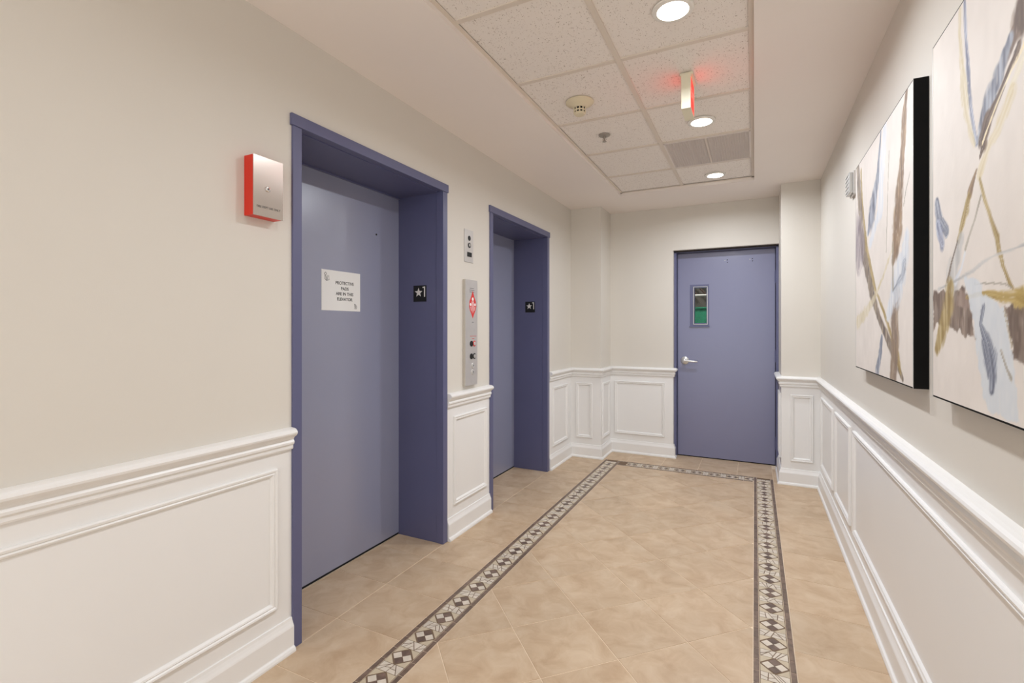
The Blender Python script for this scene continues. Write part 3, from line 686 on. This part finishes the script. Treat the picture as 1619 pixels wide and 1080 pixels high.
P2 =[
('a blue',[(0.231, 0.965, 0.015), (0.234, 0.902, 0.015), (0.245, 0.833, 0.015), (0.255, 0.766, 0.019), (0.265, 0.705, 0.014), (0.284, 0.648, 0.011), (0.299, 0.607, 0.014)]),
('a palegold',[(0.203, 0.962, 0.016), (0.198, 0.906, 0.017), (0.211, 0.834, 0.02), (0.224, 0.773, 0.031), (0.241, 0.702, 0.029), (0.265, 0.643, 0.021), (0.288, 0.607, 0.014)]),
('b brown',[(0.516, 0.791, 0.066), (0.506, 0.772, 0.068), (0.485, 0.759, 0.061), (0.463, 0.742, 0.05), (0.44, 0.724, 0.037)]),
('b greyblue',[(0.463, 0.755, 0.036), (0.44, 0.735, 0.047), (0.41, 0.706, 0.061), (0.372, 0.678, 0.064), (0.349, 0.65, 0.055), (0.332, 0.628, 0.047), (0.317, 0.609, 0.027)]),
('b brown2',[(0.496, 0.725, 0.024), (0.485, 0.712, 0.027), (0.447, 0.689, 0.027), (0.407, 0.658, 0.026), (0.359, 0.632, 0.046), (0.335, 0.6, 0.047), (0.339, 0.589, 0.034), (0.317, 0.567, 0.01)]),
('c cream',[(0.516, 0.714, 0.012), (0.474, 0.695, 0.013), (0.435, 0.673, 0.01), (0.398, 0.648, 0.012), (0.359, 0.618, 0.009), (0.332, 0.595, 0.009)]),
('c light',[(0.511, 0.694, 0.037), (0.485, 0.671, 0.034), (0.458, 0.653, 0.025)]),
('c tan',[(0.469, 0.648, 0.044), (0.44, 0.623, 0.047), (0.41, 0.599, 0.045), (0.372, 0.583, 0.042), (0.345, 0.561, 0.044), (0.317, 0.531, 0.04)]),
('d brown',[(0.299, 0.545, 0.01), (0.284, 0.528, 0.021), (0.261, 0.503, 0.029)]),
('d gold',[(0.257, 0.495, 0.032), (0.241, 0.47, 0.037), (0.216, 0.437, 0.027), (0.19, 0.402, 0.024)]),
('d grey',[(0.207, 0.406, 0.032), (0.181, 0.364, 0.064), (0.153, 0.327, 0.075), (0.149, 0.302, 0.075)]),
('d dark',[(0.185, 0.403, 0.008), (0.144, 0.355, 0.009), (0.115, 0.31, 0.014)]),
('d dark2',[(0.232, 0.367, 0.01), (0.211, 0.334, 0.01), (0.172, 0.302, 0.025)]),
('e gold',[(0.317, 0.519, 0.009), (0.345, 0.465, 0.013), (0.376, 0.418, 0.015), (0.404, 0.374, 0.02), (0.414, 0.347, 0.017), (0.432, 0.312, 0.011), (0.458, 0.278, 0.013), (0.474, 0.265, 0.013)]),
('f line',[(0.324, 0.481, 0.007), (0.291, 0.435, 0.009), (0.253, 0.398, 0.011), (0.234, 0.376, 0.011)]),
('g greyblue',[(0.032, 0.53, 0.03), (0.053, 0.482, 0.044), (0.105, 0.44, 0.045)]),
('g blue',[(0.043, 0.469, 0.035), (0.075, 0.413, 0.038)]),
('h grey',[(0.516, 0.343, 0.007), (0.463, 0.34, 0.008), (0.392, 0.339, 0.009), (0.332, 0.332, 0.013), (0.28, 0.319, 0.014), (0.163, 0.304, 0.012), (0.043, 0.293, 0.015)]),
('poly kbrown',[(0.0, 0.29, 0.005), (0.085, 0.289, 0.005), (0.153, 0.265, 0.005), (0.211, 0.288, 0.004), (0.241, 0.273, 0.003), (0.265, 0.243, 0.003), (0.28, 0.202, 0.004), (0.297, 0.16, 0.003), (0.249, 0.168, 0.003), (0.211, 0.176, 0.004), (0.153, 0.185, 0.005), (0.105, 0.19, 0.005), (0.043, 0.201, 0.005), (0.0, 0.179, 0.005)]),
('poly top',[(0.172, 0.264, 0.004), (0.216, 0.284, 0.004), (0.245, 0.266, 0.003), (0.265, 0.237, 0.003), (0.224, 0.232, 0.004), (0.181, 0.238, 0.004)]),
('i band',[(0.241, 0.26, 0.015), (0.324, 0.263, 0.017), (0.392, 0.257, 0.02), (0.44, 0.249, 0.032), (0.485, 0.247, 0.052), (0.516, 0.237, 0.058)]),
('i line',[(0.288, 0.288, 0.003), (0.372, 0.283, 0.003), (0.44, 0.276, 0.004), (0.469, 0.266, 0.005)]),
('j gold',[(0.13, 0.287, 0.043), (0.12, 0.249, 0.061), (0.095, 0.208, 0.072), (0.064, 0.169, 0.062), (0.032, 0.128, 0.03)]),
('poly kbrown',[(0.433, 0.232, 0.003), (0.474, 0.234, 0.003), (0.526, 0.222, 0.002), (0.526, 0.122, 0.002), (0.475, 0.128, 0.003), (0.463, 0.161, 0.003), (0.452, 0.195, 0.003)]),
('poly lblue',[(0.231, 0.305, 0.004), (0.317, 0.297, 0.004), (0.335, 0.261, 0.003), (0.385, 0.245, 0.003), (0.432, 0.232, 0.002), (0.455, 0.19, 0.002), (0.474, 0.128, 0.003), (0.49, 0.068, 0.003), (0.501, 0.008, 0.002), (0.366, 0.004, 0.003), (0.328, 0.048, 0.003), (0.299, 0.151, 0.003), (0.282, 0.202, 0.003), (0.263, 0.246, 0.004)]),
('l greyblue',[(0.335, 0.234, 0.016), (0.321, 0.196, 0.013), (0.352, 0.158, 0.043), (0.372, 0.119, 0.048), (0.382, 0.086, 0.035), (0.379, 0.057, 0.021)]),
('l line',[(0.423, 0.141, 0.008), (0.446, 0.108, 0.008), (0.466, 0.088, 0.015)]),
('l edge',[(0.437, 0.222, 0.006), (0.452, 0.188, 0.005), (0.469, 0.151, 0.005)]),
]

class VN:      # smooth value noise in numpy
    def __init__(s, seed): s.g = np.random.RandomState(seed).rand(256, 256)
    def __call__(s, x, y):
        xi = np.floor(x).astype(int); yi = np.floor(y).astype(int); fx = x-xi; fy = y-yi; fx = fx*fx*(3-2*fx); fy = fy*fy*(3-2*fy)
        g = lambda a, b: s.g[a & 255, b & 255]
        return (g(xi, yi)*(1-fx)+g(xi+1, yi)*fx)*(1-fy)+(g(xi, yi+1)*(1-fx)+g(xi+1, yi+1)*fx)*fy
STY = {  # colour a, colour b, opacity, edge roughness, streakiness
 'dark': ((112, 100, 94), (165, 150, 130), .95, .5, .8), 'gold': ((150, 126, 76), (198, 180, 136), .9, .7, .8), 'blue': ((104, 108, 132), (186, 192, 208), .9, .6, .8),
 'wash': ((208, 216, 228), (228, 230, 234), .75, .9, .3), 'brown': ((124, 102, 84), (172, 146, 118), .95, .5, .7), 'low': ((134, 116, 104), (160, 140, 118), .95, .5, .7),
 'patch': ((200, 208, 220), (226, 229, 232), .85, .8, .4), 'plum': ((132, 120, 128), (176, 166, 166), .8, .9, .6), 'line': ((150, 142, 128), (190, 184, 172), .8, .3, .5),
 'brown2': ((88, 70, 60), (128, 108, 92), .97, .5, .6), 'cream': ((242, 226, 188), (250, 240, 214), .95, .5, .5), 'light': ((238, 230, 208), (228, 220, 196), .75, .9, .5),
 'tan': ((212, 194, 152), (228, 216, 186), .7, 1.0, .8), 'grey': ((176, 176, 176), (214, 212, 208), .8, .8, .8), 'arc': ((198, 202, 206), (216, 216, 216), .8, .8, .5),
 'top': ((150, 130, 120), (176, 158, 146), .95, .6, .5), 'band': ((172, 146, 84), (196, 172, 112), .93, .8, .9), 'ldark': ((92, 104, 124), (176, 190, 206), .8, 1.0, .95),
 'palegold': ((206, 192, 156), (228, 218, 196), .8, .9, .7), 'greyblue': ((98, 102, 118), (176, 182, 194), .93, .6, .75), 'speck': ((104, 112, 128), (200, 206, 214), .6, 1.2, 1.0),
 'edge': ((150, 130, 98), (206, 198, 180), .9, .6, .6), 'lblue': ((212, 218, 224), (222, 226, 229), .9, .5, .25), 'bbrown': ((100, 82, 72), (140, 120, 104), .97, .4, .6), 'kbrown': ((110, 94, 84), (168, 150, 136), .96, .6, .7)}
def paint(W, H, strokes, seed, base=(229, 221, 213)):
    nx, ny = 200, 300
    S, T_ = np.meshgrid(np.linspace(0, W, nx), np.linspace(0, H, ny)); rs = np.random.RandomState(seed)
    col = np.ones((ny, nx, 3))*np.array(base, float); n0 = VN(seed); 
    col += (n0(S*9, T_*9)-.5)[..., None]*8+(n0(S*40+9, T_*25)-.5)[..., None]*5
    for i, (nm, pts) in enumerate(strokes):
        if nm.startswith('poly'):
            st = STY[nm.split()[1]]; sd = np.full(S.shape, 1e9); ins = np.zeros(S.shape, bool); n = len(pts)
            for k in range(n):
                (a0, b0), (a1, b1) = pts[k][:2], pts[(k+1) % n][:2]; dx, dy = a1-a0, b1-b0
                t = np.clip(((S-a0)*dx+(T_-b0)*dy)/(dx*dx+dy*dy+1e-12), 0, 1); sd = np.minimum(sd, np.hypot(S-a0-dx*t, T_-b0-dy*t))
                if abs(dy) > 1e-9: ins ^= ((T_ < b0) != (T_ < b1)) & (S < a0+(T_-b0)/dy*dx)
            vn = VN(seed*17+i); sd = np.where(ins, sd, -sd)+(vn(S*60, T_*60)-.5)*.016+(vn(S*150, T_*150)-.5)*.006
            m = np.clip(sd/.005+.5, 0, 1)*st[2]*(1-st[4]*.35*np.clip((vn(S*160+9, T_*26)-.55)*3, 0, 1))
            mix = np.clip(vn(S*45+7, T_*14)*.8+vn(S*130, T_*40)*.7-.45, 0, 1)[..., None]
            c = np.array(st[0], float)*(1-mix)+np.array(st[1], float)*mix; col = col*(1-m[..., None])+c*m[..., None]; continue
        pre, key = (nm.split(' ')+[''])[:2]
        st = STY.get({'l dark': 'ldark', 'l blue': 'lblue', 'b brown': 'bbrown', 'k brown': 'kbrown', 'kr brown': 'kbrown'}.get(nm, key if key in STY else 'wash'), STY['wash'])
        best = np.full(S.shape, 1e9); dd = np.zeros(S.shape); uu = np.zeros(S.shape); ww = np.zeros(S.shape); acc = 0
        for (a0, b0, w0), (a1, b1, w1) in zip(pts[:-1], pts[1:]):
            dx, dy = a1-a0, b1-b0; L2 = dx*dx+dy*dy; L = math.sqrt(L2)
            t = np.clip(((S-a0)*dx+(T_-b0)*dy)/L2, 0, 1); ex_, ey_ = S-(a0+dx*t), T_-(b0+dy*t); dist = np.hypot(ex_, ey_)
            wv = (w0+(w1-w0)*t)/2*1.35*max(.6, abs(dy)/L); k = dist/np.maximum(wv, .002); mk = k < best
            best = np.where(mk, k, best); dd = np.where(mk, np.sign(ex_*dy-ey_*dx)*dist, dd); uu = np.where(mk, acc+t*L, uu); ww = np.where(mk, wv, ww); acc += L
        vn = VN(seed*31+i); fat = max(q[2] for q in pts) > .06; wob = vn(uu*14+3, dd*10+7)*.5+vn(uu*60, dd*90)*.5
        edge = 1+(wob-.5)*st[3]*1.1
        m = np.clip((edge-best)/(.22+.3*st[3])+.25, 0, 1)
        streak = vn(dd*420+50, uu*9); streak = streak*.6+vn(dd*900+50, uu*30)*.4
        if fat: streak = vn(S*170+5, T_*26)*.6+vn(S*330, T_*70)*.4
        m *= 1-st[4]*np.clip((.36-streak)*3.2, 0, .8); m *= st[2]
        mix = np.clip((vn(S*110, T_*18)*1.5-.25) if fat else vn(dd*260, uu*14+20)*1.5-.25, 0, 1)[..., None]
        c = np.array(st[0], float)*(1-mix)+np.array(st[1], float)*mix
        col = col*(1-m[..., None])+c*m[..., None]
    return np.clip(col, 0, 255)/255, nx, ny
def painting(name, lab, yfar, W, z0, H, strokes, seed):
    t = empty(name, (XR-.02, yfar-W/2, z0), lab, 'painting', 'pair of abstract canvases on the right wall')
    xf = .4462
    # black gallery-wrapped box, thin face edge, canvas slightly recessed
    mb = MB().box(xf, XR-.0005, yfar-W, yfar-W+.010, z0, z0+H).box(xf, XR-.0005, yfar-.010, yfar, z0, z0+H).box(xf, XR-.0005, yfar-W+.01, yfar-.01, z0, z0+.010).box(xf, XR-.0005, yfar-W+.01, yfar-.01, z0+H-.010, z0+H)
    obj('frame', mb, M['blackframe'], t)
    for ya, yb in ((yfar-.0045, yfar), (yfar-W, yfar-W+.003)): obj('frame_lip', MB().box(xf-.0012, xf-.0002, ya, yb, z0, z0+H), M['silver'], t, label='thin silver edge strip')
    rgb, nx, ny = paint(W, H, strokes, seed); lin = np.where(rgb <= .04045, rgb/12.92, ((rgb+.055)/1.055)**2.4)
    a, b = yfar-.0045, yfar-W+.003
    Y, Z = np.meshgrid(np.linspace(a, b, nx), np.linspace(z0+.0045, z0+H-.004, ny))
    rs = VN(seed+5); X = np.full(Y.shape, xf-.0006)
    vs = np.stack([X, Y, Z], -1).reshape(-1, 3); org = np.array([XR-.02, yfar-W/2, z0]); me = bpy.data.meshes.new('canvas')
    idx = np.arange(nx*ny).reshape(ny, nx); f = np.stack([idx[:-1, :-1], idx[1:, :-1], idx[1:, 1:], idx[:-1, 1:]], -1).reshape(-1, 4)
    me.vertices.add(len(vs)); me.vertices.foreach_set('co', (vs-org).ravel()); me.loops.add(f.size); me.loops.foreach_set('vertex_index', f.ravel().astype(np.int32))
    me.polygons.add(len(f)); me.polygons.foreach_set('loop_start', np.arange(0, f.size, 4, dtype=np.int32)); me.polygons.foreach_set('loop_total', np.full(len(f), 4, dtype=np.int32)); me.update(); me.validate()
    ca = me.color_attributes.new('paint', 'FLOAT_COLOR', 'POINT'); ca.data.foreach_set('color', np.concatenate([lin.reshape(-1, 3), np.ones((nx*ny, 1))], 1).ravel())
    if 'canvas_paint' not in bpy.data.materials:
        m = bpy.data.materials.new('canvas_paint'); m.use_nodes = True; nt = m.node_tree; bs = nt.nodes['Principled BSDF']; bs.inputs['Roughness'].default_value = .55; bs.inputs['Specular IOR Level'].default_value = .25
        at = nt.nodes.new('ShaderNodeVertexColor'); at.layer_name = 'paint'; nt.links.new(at.outputs[0], bs.inputs['Base Color'])
        n = nt.nodes.new('ShaderNodeTexNoise'); n.inputs['Scale'].default_value = 60; bp = nt.nodes.new('ShaderNodeBump'); bp.inputs['Strength'].default_value = .15; bp.inputs['Distance'].default_value = .002
        tc = nt.nodes.new('ShaderNodeTexCoord'); nt.links.new(tc.outputs['Object'], n.inputs['Vector']); nt.links.new(n.outputs['Fac'], bp.inputs['Height']); nt.links.new(bp.outputs[0], bs.inputs['Normal'])
    me.materials.append(bpy.data.materials['canvas_paint'])
    o = bpy.data.objects.new('canvas', me); C.objects.link(o); o.parent = t; o.location = (0, 0, 0)
    obj('canvas_panel', MB().box(xf+.0004, xf+.004, yfar-W+.004, yfar-.004, z0+.004, z0+H-.004), M['blackframe'], t)
P2b = [('x band', [(.50, .24, .06), (.70, .27, .07), (.96, .30, .03)]), ('x brown2', [(.52, .78, .07), (.58, .88, .08), (.62, .97, .07)]), ('x cream', [(.516, .714, .01), (.66, .90, .012), (.70, .97, .012)]),
       ('x blue', [(.90, .95, .05), (.80, .60, .06), (.72, .20, .05), (.70, .02, .04)]), ('x gold', [(.95, .70, .03), (.75, .45, .03), (.55, .10, .03)]), ('x patch', [(.80, .80, .1), (.85, .60, .12)]), ('x kbrown', [(.52, .16, .08), (.75, .14, .10), (.95, .12, .05)])]
painting('abstract_painting', 'far abstract canvas, whole in view, its deep black side facing the viewer', 2.900, .970, 1.120, .972, P1, 3)
painting('abstract_painting', 'near abstract canvas running out of the picture at right', 1.745, .970, 1.120, .972, P2b[:1]+P2+P2b[1:], 11)

# small wall device just beyond the far canvas
t = empty('wall_strobe', (XR, 3.19, 2.02), 'small frosted wall unit just beyond the far canvas', 'wall unit')
obj('back_plate', MB().box(XR-.014, XR, 3.130, 3.245, 2.025, 2.150, .002), M['steel'], t)
obj('lens_cover', MB().box(XR-.034, XR-.014, 3.137, 3.238, 2.032, 2.143, .005), M['frost'], t)
for k in range(5): obj('rib', MB().box(XR-.037, XR-.0335, 3.142, 3.233, 2.043+k*.021, 2.050+k*.021, .001), M['silver'], t)
